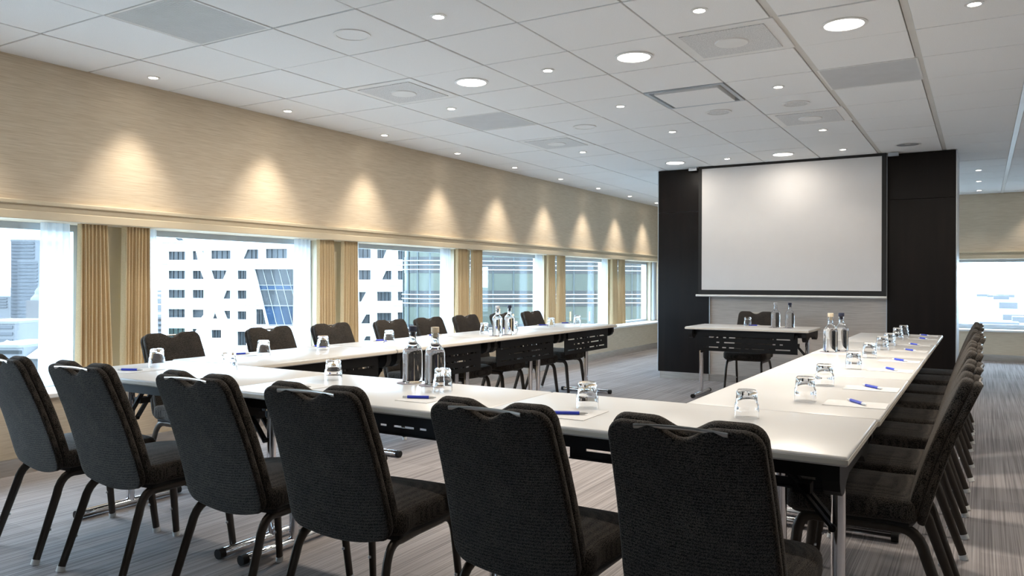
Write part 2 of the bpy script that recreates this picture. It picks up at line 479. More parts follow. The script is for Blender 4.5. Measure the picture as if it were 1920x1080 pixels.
for k in range(-1, 14):
    xa = gx[k] if k >= 0 else XW; xb = gx[k + 1] if k + 1 < 14 else XR
    if xa >= XR: continue
    xb = min(xb, XR)
    ga = (WIDE.get(k, .010) / 2) if k >= 0 else 0; gb_ = WIDE.get(k + 1, .010) / 2
    for j in range(-9, 20):
        ya = TY0 + TP * j; yb = min(ya + TP, YB)
        if ya >= YB - .05 or ya < YF - .3: continue
        ya = max(ya, YF)
        if (k, j) in FIX: continue
        cx, cy = (xa + ga + xb - gb_) / 2, (ya + yb) / 2
        wx, wy = xb - xa - ga - gb_ - .001, yb - ya - .011
        # in view of the camera?
        dep = -math.sin(YAW) * cx + math.cos(YAW) * cy
        uu = 960 + FPX * (math.cos(YAW) * cx + math.sin(YAW) * cy) / dep if dep > .3 else 1e6
        vv = HORIZON_V - FPX * 1.388 / dep if dep > .3 else -1e6
        mg = FPX * .55 / max(dep, .3)
        hid = (-3.5 < cx - (cy - 9.3) * (-3.46 / 9.3 * .0) < 0) and cy > 9.6 and (cx / cy > -3.43 / 9.3) and (cx / cy < -.25 / 9.3)
        if -mg < uu < 1920 + mg and vv > -mg * .7 and not hid:
            o = link('ceiling_tile', tile_mesh(wx, wy), ceiling, (cx, cy, CEIL + random.uniform(-.0015, .0015))); ntile += 1
            o.rotation_euler = (random.uniform(-.0015, .0015), random.uniform(-.0015, .0015), 0)
        else:
            rest.bbox((cx - wx / 2, cy - wy / 2, CEIL), (cx + wx / 2, cy + wy / 2, CEIL + .022), .003)
tag(rest.build('ceiling_tile', M['tile'], ceiling), kind='stuff')

# ---- partition block with the dark wood pillars behind the screen
PY = 9.26
PXL0, PXL1, PXR0, PXR1 = -3.445, -2.805, -.868, -.228
blk = MB()
blk.box((PXL0 + .03, PY + .03, 0), (PXR1 - .012, PY + 1.0, CEIL))
partition = tag(blk.build('wall_partition', M['white_paint']), 'free-standing partition block carrying the screen', kind='structure')
for x0, x1, zj in ((PXL0, PXL1, 2.045), (PXR0, PXR1, 2.075)):
    MB().bbox((x0, PY, .085), (x1, PY + .05, zj - .0015), .0015).build('wood_panel', M['wood'], partition)
    MB().bbox((x0, PY, zj + .0015), (x1, PY + .05, CEIL - .004), .0015).build('wood_panel', M['wood'], partition)
    MB().box((x0 + .02, PY + .012, 0), (x1 - .005, PY + .032, .085)).build('plinth', M['brushed'], partition)
MB().box((PXL1, PY + .022, .085), (PXR0, PY + .05, CEIL)).build('wallpaper_panel', M['wallpaper_grey'], partition)
MB().box((PXL1, PY + .018, 0), (PXR0, PY + .034, .085)).build('plinth', M['brushed'], partition)
for x0, x1, y0, y1 in ((PXL0 - .008, PXL0 - .001, PY - .002, PY + 1.0), (PXL1 + .001, PXL1 + .009, PY - .002, PY + .03), (PXR0 - .009, PXR0 - .001, PY - .002, PY + .03), (PXR1 + .001, PXR1 + .009, PY - .002, PY + 1.0)):
    MB().box((x0, y0, .085), (x1, y1, CEIL - .004)).build('edge_trim', M['alu'], partition)

# ================================================================== PROJECTION SCREEN
scr = tag(empty('projection_screen', ((-2.865 - .913) / 2, 9.16, 1.03)), 'large white projection screen with black border on the dark pillars', 'screen')
sx = (2.865 - .913) / 2; st = CEIL - .03 - 1.03
MB().box((-sx, -.004, .068), (sx, .004, st)).build('screen_fabric', M['screen'], scr)
bo = MB(); bo.box((-sx - .04, -.006, .012), (sx + .045, .006, .068)); bo.box((-sx - .04, -.006, .068), (-sx, .006, st + .03)); bo.box((sx, -.006, .068), (sx + .045, .006, st + .03)); bo.box((-sx, -.006, st), (sx, .006, st + .03))
bo.build('border', M['screen_border'], scr)
MB().tube([(-sx - .07, 0, 0), (sx + .05, 0, 0)], .013, 12).build('bottom_bar', M['fixture_white'], scr, True)
MB().box((sx + .06, -.02, st - .01), (sx + .16, .02, st + .026)).build('mounting_bracket', M['alu'], scr)
MB().box((-sx - .16, -.02, st - .01), (-sx - .06, .02, st + .026)).build('mounting_bracket', M['alu'], scr)

# ================================================================== CEILING FIXTURES
ORD = ['first', 'second', 'third', 'fourth', 'fifth', 'sixth', 'seventh', 'eighth', 'ninth', 'tenth', 'eleventh', 'twelfth']
ring_small = MB().lathe([(.030, 0), (.043, 0), (.045, -.004), (.030, -.006)], 24, close=True).mesh('trim_ring', M['fixture_white'], True)
lens_small = MB().lathe([(0, -.002), (.030, -.002), (.030, 0), (0, 0)], 20).mesh('lamp_lens', M['lens'], True)
ring_big = MB().lathe([(.100, 0), (.116, 0), (.118, -.005), (.100, -.007)], 40, close=True).mesh('trim_ring', M['fixture_white'], True)
lens_big = MB().lathe([(0, -.003), (.100, -.003), (.100, 0), (0, 0)], 36).mesh('diffuser', M['lens_big'], True)
refl_big = MB().lathe([(0, -.001), (.05, -.0015), (.100, -.006), (.100, 0), (0, 0)], 36).mesh('reflector', M['reflector'], True)

def spot(name, parent, power, size, blend, rad, z=-.03, aim=None):
    l = bpy.data.lights.new(name, 'SPOT'); l.energy = power; l.color = WARM; l.spot_size = math.radians(size); l.spot_blend = blend; l.shadow_soft_size = rad
    o = bpy.data.objects.new(name, l); COL.objects.link(o); o.parent = parent; o.location = (0, 0, z)
    if aim: o.rotation_euler = aim
    return o

def small_light(x, y, label, group, power=LAMP_SMALL, size=95, blend=.7, rad=.025):
    t = tag(empty('spotlight', (x, y, CEIL)), label, 'ceiling light', group)
    link('trim_ring', ring_small, t); link('lamp_lens', lens_small, t)
    spot('spot_lamp', t, power, size, blend, rad)

def big_light(x, y, label, lit=True, power=LAMP_BIG):
    t = tag(empty('round_downlight', (x, y, CEIL)), label, 'ceiling light', 'large round downlights')
    link('trim_ring', ring_big, t)
    if lit:
        link('diffuser', lens_big, t)
        l = bpy.data.lights.new('downlight_lamp', 'AREA'); l.shape = 'DISK'; l.size = .19; l.energy = power; l.color = WARM
        o = bpy.data.objects.new('downlight_lamp', l); COL.objects.link(o); o.parent = t; o.location = (0, 0, -.010)
    else:
        link('reflector', refl_big, t)

YC = lambda j: 2.691 + .6 * j
WASH_Y = [YC(1 + 2 * k) for k in range(-4, 9)]
vis = [y for y in WASH_Y if y > 3]
for y in WASH_Y:
    if y > 3:
        lb = 'small bright spotlight in the tile row beside the window wall, %s from the camera' % ORD[vis.index(y)]
    else:
        lb = 'small spotlight by the window wall behind the view'
    small_light(-4.834, y, lb, 'wall-washing spotlights', LAMP_WASH, 78, 1.0, .07)
row = [YC(1), YC(3), YC(5), YC(7), YC(10)]
for i, y in enumerate(row):
    small_light(-2.434, y, 'small spotlight in the ceiling row over the open middle, %s from the camera' % ORD[i], 'small ceiling spotlights', 3.6 if y > 8.5 else LAMP_SMALL)
for i, y in enumerate((YC(4), YC(8))):
    small_light(-3.634, y, ('small bright spotlight just nearer than the grey grille above the left tables', 'small bright spotlight beyond the farther square vent above the left tables')[i], 'small ceiling spotlights')
for i, y in enumerate((YC(2), YC(5), YC(8), YC(10))):
    small_light(-1.234, y, ('small bright spotlight just nearer than the right square vent', 'small bright spotlight right of the ceiling cassette frame', 'small bright spotlight beyond the faint square vent near the screen', 'small bright spotlight right above the projection screen')[i], 'small ceiling spotlights', 3.6 if y > 8.5 else LAMP_SMALL)
for i, y in enumerate((YC(3), YC(14), YC(16), YC(18))):
    small_light(-.034, y, ('small bright spotlight in the top right corner of the ceiling', 'nearest of three small spotlights right of the dark pillar', 'middle of three small spotlights right of the dark pillar', 'farthest of three small spotlights right of the dark pillar')[i], 'small ceiling spotlights')
for x, y in ((-2.434, YC(-2)), (1.166, YC(3)), (1.166, YC(6)), (1.166, YC(9)), (1.166, YC(12)), (1.166, YC(16)), (-2.434, YC(14)), (-2.434, YC(17)), (-3.634, YC(-1)), (-2.434, YC(-1)), (-1.234, YC(-1)), (-.034, YC(-1)), (1.166, YC(0)), (.80, 13.78), (-1.4, 13.78)):
    small_light(x, y, 'small spotlight outside the view', 'small ceiling spotlights', (16.0 if x > -2 else 9.0) if 1 < y < 3 and x < 1 else (14.0 if x < 1 else 10.0))
big_light(-3.034, YC(3), 'large round lit downlight, left one of the near three')
big_light(-1.834, YC(3), 'large round lit downlight, middle one of the near three')
big_light(-.634, YC(3), 'large round lit downlight at the upper right, biggest in view')
big_light(-3.034, YC(10), 'large round lit downlight just above the left end of the screen', power=2.8)
big_light(-1.834, YC(10), 'large round lit downlight above the middle of the screen', power=2.8)
big_light(-.634, YC(10), 'unlit round downlight with silver reflector above the right dark pillar', False)
for i, (x, y) in enumerate(((.566, YC(3)), (1.766, YC(3)), (.566, YC(10)), (1.766, YC(10)))):
    big_light(x, y, 'large round downlight outside the view', power=6)

GL = ['big grey perforated return grille at the upper left of the ceiling', 'grey perforated return grille in the middle of the ceiling over the left tables', 'grey perforated return grille at the right of the ceiling']
hw = TP / 2 - .006
for p, lb in zip(GRILLES, GL):
    t = tag(empty('return_grille', (p[0], p[1], CEIL)), lb, 'air grille', 'grey return grilles')
    MB().box((-hw, -hw, .012), (hw, hw, .02)).build('backing', M['grille_dark'], t)
    fr = MB(); fr.box((-hw, -hw, 0), (hw, -hw + .012, .012)); fr.box((-hw, hw - .012, 0), (hw, hw, .012)); fr.box((-hw, -hw + .012, 0), (-hw + .012, hw - .012, .012)); fr.box((hw - .012, -hw + .012, 0), (hw, hw - .012, .012))
    fr.build('frame', M['fixture_white'], t)
    sl = MB(); nb = 56
    for i in range(nb):
        y = -hw + .012 + (2 * hw - .024) * (i + .5) / nb
        sl.box((-hw + .012, y - .0038, .0005), (hw - .012, y + .0038, .008))
    tag(sl.build('louvre', M['grille'], t), kind='stuff')
DL = ['square perforated vent with round centre over the left tables, nearer one', 'square perforated vent with round centre at the upper right, biggest in view', 'square perforated vent with round centre over the left tables, farther one', 'square perforated vent with round centre near the top of the screen']
for p, lb in zip(DIFFS, DL):
    t = tag(empty('square_air_diffuser', (p[0], p[1], CEIL)), lb, 'air vent', 'square air diffusers')
    MB().bbox((-hw, -hw, -.002), (hw, hw, .012), .003).build('face_plate', M['fixture_white'], t)
    MB().box((-hw + .06, -hw + .06, -.006), (hw - .06, hw - .06, -.002)).build('perforated_field', M['diffuser'], t)
    MB().lathe([(0, -.012), (.09, -.012), (.095, -.006), (0, -.006)], 32).build('centre_disc', M['fixture_white'], t, True)
for p in CASS:
    t = tag(empty('ceiling_cassette', (p[0], p[1], CEIL)), 'slotted metal-framed cassette panel in the middle of the ceiling', 'air vent')
    MB().box((-hw, -hw, .022), (hw, hw, .028)).build('backing', M['tile_gap'], t)
    fr = MB(); e = .028
    fr.box((-hw, -hw, -.004), (hw, -hw + e, .022)); fr.box((-hw, hw - e, -.004), (hw, hw, .022)); fr.box((-hw, -hw + e, -.004), (-hw + e, hw - e, .022)); fr.box((hw - e, -hw + e, -.004), (hw, hw - e, .022))
    fr.build('frame', M['alu'], t)
    q = hw - .06
    MB().bbox((-q, -q, -.012), (q, q, .022), .003).build('centre_panel', M['tile'], t)
SPK = [(-3.034, YC(1), 'round white ceiling cover at the upper left beside the grille'), (-3.034, YC(6), 'round white ceiling cover over the left tables, farther one'), (-1.834, YC(6), 'round ceiling speaker, left of the two below the cassette frame'), (-1.234, YC(6), 'round ceiling speaker, right of the two below the cassette frame')]
for x, y, lb in SPK:
    t = tag(empty('ceiling_speaker', (x, y, CEIL)), lb, 'ceiling speaker', 'round ceiling covers')
    MB().lathe([(.088, 0), (.104, 0), (.104, -.006), (.088, -.006)], 36, close=True).build('rim', M['fixture_white'], t, True)
    MB().lathe([(0, -.003), (.088, -.003), (.088, 0), (0, 0)], 36).build('speaker_face', M['diffuser'] if x > -2 else M['tile'], t, True)

# ================================================================== CURTAINS
def curtain_mesh(name, w0, w1, n, amp, m, z0, z1, seed, thick=.003, skew=0.0):
    """hanging pleated sheet along y; w0 width at the top, w1 at the bottom"""
    rnd = random.Random(seed); nz = 14; ny = n * 8
    ph = [rnd.uniform(-.5, .5) for _ in range(n + 1)]
    am = [rnd.uniform(.7, 1.2) for _ in range(n + 1)]
    def pt(i, j, off):
        s = i / ny; t = j / nz
        z = z1 + (z0 - z1) * t
        w = w0 + (w1 - w0) * t ** 1.2
        k = min(int(s * n), n - 1)
        a = amp * am[k] * (.75 + .35 * t)
        y = (s - .5) * w + .012 * t * math.sin(s * 9 + ph[k] * 2) + skew * t
        x = a * (1.9 * abs(math.sin(PI * s * n + ph[k] * t * .3)) ** .8 - 1)
        return (x + off, y, z)
    vs = []; fs = []
    for side in (0, 1):
        for j in range(nz + 1):
            for i in range(ny + 1): vs.append(pt(i, j, thick * side))
    q = ny + 1; o = q * (nz + 1)
    for j in range(nz):
        for i in range(ny):
            a = j * q + i
            fs.append((a, a + 1, a + q + 1, a + q)); fs.append((o + a, o + a + q, o + a + q + 1, o + a + 1))
    for i in range(ny):
        fs.append((i, o + i, o + i + 1, i + 1)); b = nz * q + i; fs.append((b, b + 1, o + b + 1, o + b))
    for j in range(nz):
        a = j * q; fs.append((a, a + q, o + a + q, o + a)); b = a + ny; fs.append((b, o + b, o + b + q, b + q))
    mb = MB(); mb.add(vs, fs)
    return mb.mesh(name, m, True, 80)
XC = -5.155
cz1 = VAL_B + .04
for pi, y in enumerate(PIERS):
    if y < 2: 
        continue
    nm = ['the near left pier, partly behind front chairs', 'second window pier, left of white-building view', 'third window pier', 'fourth window pier, above the far left chairs', 'fifth and farthest window pier'][pi - 2]
    for s in (-1, 1):
        me = curtain_mesh('curtain', .20, .245 if s < 0 else .225, 8, .026, M['curtain'], SILL + .02, cz1, pi * 7 + s, skew=.01 * -s)
        tag(link('curtain', me, None, (XC, y + s * .158, 0)), 'sand-coloured pleated curtain on the %s side of the %s' % ('near' if s < 0 else 'far', ['first window pier from the left', 'second window pier from the left', 'third window pier from the left', 'fourth window pier from the left', 'farthest window pier'][pi - 2]), 'curtain', 'sand curtains on the window piers')
        wd = .19 if s < 0 else .10
        me = curtain_mesh('sheer_curtain', wd, wd * (1.1 if s < 0 else 1.35), 4 if s < 0 else 2, .014, M['sheer'], SILL + .02, cz1, pi * 5 + s + 50, .001)
        tag(link('sheer_curtain', me, None, (XC - .075, y + s * (.27 + wd / 2), 0)), 'white voile curtain on the %s side of the %s' % ('near' if s < 0 else 'far', ['first window pier from the left', 'second window pier from the left', 'third window pier from the left', 'fourth window pier from the left', 'farthest window pier'][pi - 2]), 'curtain', 'white voile curtains')
me = curtain_mesh('sheer_curtain', .2, .22, 4, .014, M['sheer'], SILL + .02, cz1, 99, .001)
tag(link('sheer_curtain', me, None, (XC - .05, 13.78, 0)), 'white voile curtain in the far corner beside the dark pillar', 'curtain', 'white voile curtains')

# ================================================================== CHAIRS
def back_outline(dip, grow=0.0):
    """counter-clockwise outline (x, s) of the backrest seen from the front"""
    L = .515 + grow; pts = []
    def half(s):            # half width at height s
        base = .206 - .020 * (s / L)
        return base + grow
    cr = .042
    # bottom edge, left to right (bulging down)
    nb = 12
    for i in range(nb + 1):
        t = -1 + 2 * i / nb
        pts.append((t * (half(0) - .050), -.022 * (1 - t * t) - grow))
    for i in range(1, 6):       # bottom right corner
        a = -PI / 2 + (PI / 2) * i / 6
        pts.append((half(0) - .050 + .050 * math.cos(a) - .002, .06 + .06 * math.sin(a)))
    for s in (.08, .16, .24, .32, .40, L - cr): pts.append((half(s), s))
    for i in range(1, 6):
        a = (PI / 2) * i / 6
        pts.append((half(L) - cr + cr * math.cos(a), L - cr + cr * math.sin(a)))
    nt_ = 22; hx = half(L) - cr
    for i in range(nt_ + 1):
        x = hx - 2 * hx * i / nt_
        d = dip * .5 * (1 + math.cos(PI * min(1, abs(x) / .078))) if abs(x) < .078 else 0
        pts.append((x, L - d + .006 * (1 - (abs(x) / hx)) * 0))
    for i in range(1, 6):
        a = PI / 2 + (PI / 2) * i / 6
        pts.append((-(half(L) - cr) + cr * math.cos(a), L - cr + cr * math.sin(a)))
    for s in (L - cr, .40, .32, .24, .16, .08): pts.append((-half(s), s))
    for i in range(1, 6):
        a = PI + (PI / 2) * i / 6
        pts.append((-(half(0) - .050) + .050 * math.cos(a) + .002, .06 + .06 * math.sin(a)))
    return pts
B0 = Vector((0, -.150, .372)); B1 = Vector((0, -.318, .858))
BD = (B1 - B0).normalized(); BN = Vector((0, BD.z, -BD.y))    # BN points forward (+y)
BL = (B1 - B0).length
def back_pt(x, s, d):
    t = s / BL
    c = -.016 * math.sin(PI * min(max(t, 0), 1)) * -1         # gentle lumbar curve
    side = .05 * x * x * 4                                    # edges wrap slightly forward
    return tuple(B0 + Vector((x, 0, 0)) + BD * s + BN * (d - .035 + c * .8 + side * .5))
chair_parts = {}
mb = MB(); cushion(mb, back_outline(.034), .027, .010, back_pt, 4, .005, back_axis); chair_parts['back_shell'] = mb.mesh('back_shell', M['fabric'], True, 60, True)
mb = MB(); cushion(mb, back_outline(.032, .001), .038, .014, lambda x, s, d: back_pt(x, s, d + .0255), 4, .010, back_axis); chair_parts['back_cushion'] = mb.mesh('back_cushion', M['fabric'], True, 60, True)
# handle bar over the dip
hp = []
for i in range(13):
    x = -.112 + .224 * i / 12
    hp.append(back_pt(x, BL - .006 + .0015 * math.cos(PI * x / .224), .001 + .009 * (1 - (x / .112) ** 2)))
mb = MB(); mb.tube(hp, .0035, 8, rx=.0065, side=BD); chair_parts['handle'] = mb.mesh('handle', M['handle'], True)
# seat
def seat_outline():
    pts = []
    ctr = [(-.185, -.165), (.185, -.165), (.212, -.05), (.226, .12), (.215, .215), (.165, .268), (0, .280), (-.165, .268), (-.215, .215), (-.226, .12), (-.212, -.05)]
    n = len(ctr)
    for i in range(n):       # Catmull-Rom through the control points
        p0, p1, p2, p3 = (Vector(ctr[(i + k - 1) % n]) for k in range(4))
        for k in range(5):
            t = k / 5
            q = .5 * ((2 * p1) + (p2 - p0) * t + (2 * p0 - 5 * p1 + 4 * p2 - p3) * t * t + (3 * p1 - p0 - 3 * p2 + p3) * t ** 3)
            pts.append((q.x, q.y))
    return pts
def seat_pt(x, y, d):
    return (x, y, .377 + d - .012 * max(0, (y - .1) / .18) ** 2 - .004 * (y + .16))
mb = MB(); cushion(mb, seat_outline(), .078, .024, seat_pt, 5, .012, seat_axis); chair_parts['seat_cushion'] = mb.mesh('seat_cushion', M['seat_fabric'], True, 60, True)
mb = MB(); cushion(mb, inset(seat_outline(), .02), .018, .004, lambda x, y, d: (x, y, .362 + d), 2, 0); chair_parts['seat_pan'] = mb.mesh('seat_pan', M['black_plastic'], True, 40)
def arc(p, q, r_, n=6):   # quadratic bend through corner q handled by caller
    return [Vector(p).lerp(Vector(q), i / n) for i in range(n + 1)]
def leg_path(sx, rear):
    if rear: ctl = [(sx * .170, .03, .352), (sx * .174, -.085, .352), (sx * .178, -.150, .340), (sx * .184, -.185, .270), (sx * .197, -.272, .018)]
    else:    ctl = [(sx * .170, .00, .352), (sx * .174, .150, .352), (sx * .178, .205, .342), (sx * .184, .226, .275), (sx * .197, .256, .018)]
    P = [Vector(c) for c in ctl]
    out = [P[0], P[1]]
    a, c, b = P[1], P[2] + (P[2] - (P[1] + P[3]) / 2) * .9, P[3]
    for i in range(1, 7):
        t = i / 6; out.append(a * (1 - t) ** 2 + c * 2 * t * (1 - t) + b * t * t)
    out.append(P[4]); return out
def make_chair():
    t = empty('conference_chair')
    for k in ('seat_cushion', 'seat_pan', 'back_cushion', 'back_shell', 'handle'): link(k, chair_parts[k], t)
    for sx in (-1, 1):
        for rear in (False, True):
            pth = leg_path(sx, rear)
            lg = MB().tube(pth, [.019] * (len(pth) - 1) + [.0155], 12, side=(1, 0, 0), rx=.0115).build('leg', M['bronze'], t, True)
            e = pth[-1]; d = (pth[-1] - pth[-2]).normalized()
            MB().tube([e - d * .004, (e + d * (.017)) * 1.0], .0175, 12, side=(1, 0, 0), rx=.0135).build('foot_glide', M['glide'], lg, True)
            m = pth[-2].lerp(pth[-1], .55)
            MB().lathe([(0, -.006), (.006, -.004), (.006, .004), (0, .006)], 10, (m.x, m.y + (.018 if rear else -.018), m.z)).build('bumper', M['clear_plastic'], lg, True)
    return t
chair0 = make_chair(); used = [False]
def put_chair(x, y, rz, label, group):
    o = chair0 if not used[0] else copy_tree(chair0); used[0] = True
    o.location = (x, y, 0); o.rotation_euler = (0, 0, rz); tag(o, label, 'chair', group); return o
FC = [(-3.54, 2.045, -.07), (-3.0, 2.045, .0), (-2.335, 2.06, .0), (-1.785, 2.055, .07), (-1.12, 2.06, .01), (-.592, 2.075, .0)]
FL = ['leftmost', 'second from left', 'third from left', 'fourth from left', 'fifth from left', 'rightmost and nearest']
for (x, y, a), lb in zip(FC, FL):
    put_chair(x, y, a, 'black-brown woven chair seen from behind at the near table row, %s' % lb, 'chairs along the near table row')
LY = [3.03, 3.79, 4.39, 5.09, 5.62, 6.24, 6.86, 7.50]
for i, y in enumerate(LY):
    put_chair(-3.96 + random.uniform(-.015, .015), y, -PI / 2 + random.uniform(-.03, .03), 'black-brown woven chair on the window side of the left table row, %s from the camera' % ORD[i], 'chairs along the left table row')
RY = [3.12, 3.66, 4.36, 4.90, 5.60, 6.15, 6.85, 7.36]
for i, y in enumerate(RY):
    put_chair(-.335 + random.uniform(-.01, .01), y, PI / 2 + random.uniform(-.02, .02), 'black-brown woven chair on the right of the right table row, %s from the camera' % ORD[i], 'chairs along the right table row')
put_chair(-2.143, 8.52, PI, 'single black-brown woven chair behind the small table under the screen', 'chair at the screen table')

# ================================================================== TABLES
TL, TD, TH = 1.2, .655, .028
def slot_panel(W, z0, z1):
    """modesty panel with three rows of cut slots, local x centred, thin in y"""
    mb = MB(); h = z1 - z0; th = .0035
    rows = [(z0 + h * .78, [(-.43, -.30), (-.27, -.24), (-.20, -.06), (-.03, .0), (.04, .17), (.20, .23), (.28, .43)]),
            (z0 + h * .50, [(-.36, -.33), (-.29, -.09), (-.05, -.01), (.04, .22), (.27, .30)]),
            (z0 + h * .22, [(-.43, -.29), (-.26, -.22), (-.18, -.06), (-.03, .01), (.05, .17), (.20, .24), (.28, .43)])]
    sh = .0055; zc = z1
    for zr, sl in rows:
        mb.box((-W / 2, -th, zr + sh), (W / 2, th, zc)); x = -W / 2
        for a, b in sl:
            a *= W; b *= W
            mb.box((x, -th, zr - sh), (a, th, zr + sh)); x = b
        mb.box((x, -th, zr - sh), (W / 2, th, zr + sh)); zc = zr - sh
    mb.box((-W / 2, -th, z0), (W / 2, th, zc))
    mb.box((-W / 2, -.012, z0), (W / 2, -th, z0 + .006))
    return mb
tp = {}
mb = MB(); mb.bbox((-TL / 2, -TD / 2, TZ - TH), (TL / 2, TD / 2, TZ), .007); tp['table_top'] = mb.mesh('table_top', M['top'], True, 50)
eb = MB()
g = .0012
for a, b in (((-TL / 2 - g, -TD / 2 - g, TZ - TH + .006), (TL / 2 + g, -TD / 2 + .002, TZ - .009)), ((-TL / 2 - g, TD / 2 - .002, TZ - TH + .006), (TL / 2 + g, TD / 2 + g, TZ - .009)), ((-TL / 2 - g, -TD / 2, TZ - TH + .006), (-TL / 2 + .002, TD / 2, TZ - .009)), ((TL / 2 - .002, -TD / 2, TZ - TH + .006), (TL / 2 + g, TD / 2, TZ - .009))):
    eb.box(a, b)
tp['edge_band'] = eb.mesh('edge_band', M['edge'])
mb = MB(); zt = TZ - TH
for y in (-.22, .22): mb.box((-TL / 2 + .05, y - .018, zt - .055), (TL / 2 - .05, y + .018, zt))
tp['support_rail'] = mb.mesh('support_rail', M['black_metal'])
tp['modesty_panel'] = slot_panel(.98, zt - .215, zt - .035).mesh('modesty_panel', M['black_metal'])
mb = MB()
for y in (.255, .285): mb.box((-.46, min(y, .27), zt - .062), (.46, max(y, .27), zt - .0))
tp['apron'] = mb.mesh('apron', M['black_metal'])
prof = [(-.30, 0), (-.30, -.045), (-.285, -.075), (-.255, -.092), (-.215, -.092), (-.18, -.07), (-.13, -.055), (.13, -.055), (.18, -.07), (.215, -.092), (.255, -.092), (.285, -.075), (.30, -.045), (.30, 0)]
def make_table():
    t = empty('folding_table')
    link('table_top', tp['table_top'], t); link('edge_band', tp['edge_band'], t)
    for k in ('support_rail', 'modesty_panel', 'apron'):
        o = link(k, tp[k], t)
        if k == 'modesty_panel': o.location.y = .262
    for s in (-1, 1):
        xb = s * (TL / 2 - .045)
        MB().prism(prof, lambda a, b: (xb - .022, a, zt + b), lambda a, b: (xb + .022, a, zt + b)).build('end_bracket', M['black_plastic'], t)
        xl = s * (TL / 2 - .070)
        lg = MB().tube([(xl, 0, .03), (xl, 0, zt - .02)], .0205, 16).build('leg', M['chrome'], t, True)
        ft = MB().tube([(xl, -.275, .024), (xl, .275, .024)], .020, 14).build('foot', M['chrome'], t, True)
        for e in (-1, 1):
            MB().tube([(xl, e * .262, .024), (xl, e * .292, .024)], .0215, 14).build('end_cap', M['black_plastic'], ft, True)
        br = MB()
        for y in (-.028, .028): br.obox((xl - s * .012, y, .46), (xl - s * .20, y, zt - .03), .008, .026, (0, 1, 0))
        br.obox((xl - s * .10, -.028, .565), (xl - s * .10, .028, .565), .05, .03, (0, 0, 1))
        br.tube([(xl - s * .012, -.036, .46), (xl - s * .012, .036, .46)], .011, 10)
        br.build('folding_brace', M['black_metal'], t)
    return t
table0 = make_table(); tused = [False]
def put_table(x, y, rz, label, group):
    o = table0 if not tused[0] else copy_tree(table0); tused[0] = True
    o.location = (x, y, 0); o.rotation_euler = (0, 0, rz); tag(o, label, 'table', group); return o
FY = 2.155 + TD / 2
PT = 1.2035
for i in range(3):     # near row, panel to the far side
    put_table(-.292 - TL / 2 - PT * i, FY, 0, ['right-hand', 'middle', 'left-hand'][i] + ' white folding table of the near row between the front chairs', 'white folding tables of the horseshoe')
SY = [2.815 + TL / 2 + 1.2205 * k for k in range(4)]
for i, y in enumerate(SY):
    put_table(-3.30 - TD / 2 + .005 * i * -1, y, -PI / 2, 'white folding table of the left row along the windows, %s from the camera' % ORD[i], 'white folding tables of the horseshoe')
for i, y in enumerate(SY):
    put_table(-.292 - .63 / 2 - .005, y, PI / 2, 'white folding table of the right row, %s from the camera' % ORD[i], 'white folding tables of the horseshoe')
put_table(-1.995, 7.74 + TD / 2, PI, 'single white folding table with slotted black front under the screen', 'screen table')

# ================================================================== GLASSES, BOTTLES, PENS
def glass_mesh():
    # tumbler standing upside down: mouth on the table, thick base on top
    R0, R1, H_ = .040, .0335, .092
    prof_o = [(R0, 0), (R0 - .0005, .030), (R0 - .0015, .046), (R0 - .0045, .050), (R1 + .0005, .075), (R1, .086), (R1 - .004, H_), (0, H_)]
    prof_i = [(0, H_ - .016), (R1 - .008, H_ - .016), (R1 - .0055, H_ - .022), (R0 - .0085, .048), (R0 - .0045, .040), (R0 - .0030, .020), (R0 - .0022, 0)]
    return MB().lathe(prof_o + prof_i, 28, close=True).mesh('upturned_tumbler', M['glass'], True, 35)
gm = glass_mesh()
def put_glass(x, y, label, group):
    o = link('drinking_glass', gm, None, (x, y, TZ + .0005)); o.rotation_euler = (0, 0, random.uniform(0, 6)); tag(o, label, 'glass', group)
GRP = 'upturned water tumblers'
for i, (x, y) in enumerate([(-.57, 3.10), (-.587, 3.63), (-.569, 4.39), (-.573, 5.10), (-.569, 5.76), (-.566, 6.18), (-.575, 6.95), (-.565, 7.38)]):
    put_glass(x, y, 'upturned clear tumbler on the right table row, %s from the camera' % ORD[i], GRP)
for (x, y), lb in zip([(-.664, 2.612), (-1.197, 2.51), (-1.887, 2.589), (-2.522, 2.62), (-3.235, 2.624), (-3.691, 2.538)], ['at its right corner', 'between the two nearest chairs', 'just right of the two bottles', 'left of the two bottles', 'above the third chair from left', 'on its left end']):
    put_glass(x, y, 'upturned tumbler on the near table row %s' % lb, GRP)
for i, (x, y) in enumerate([(-3.69, 3.245), (-3.685, 3.733), (-3.70, 4.414), (-3.72, 5.72), (-3.66, 6.12), (-3.72, 6.95), (-3.73, 7.57)]):
    put_glass(x, y, 'upturned clear tumbler on the left table row by the windows, %s from the camera' % ORD[i], GRP)
put_glass(-2.077, 8.20, 'upturned clear tumbler on the small table under the screen', GRP)

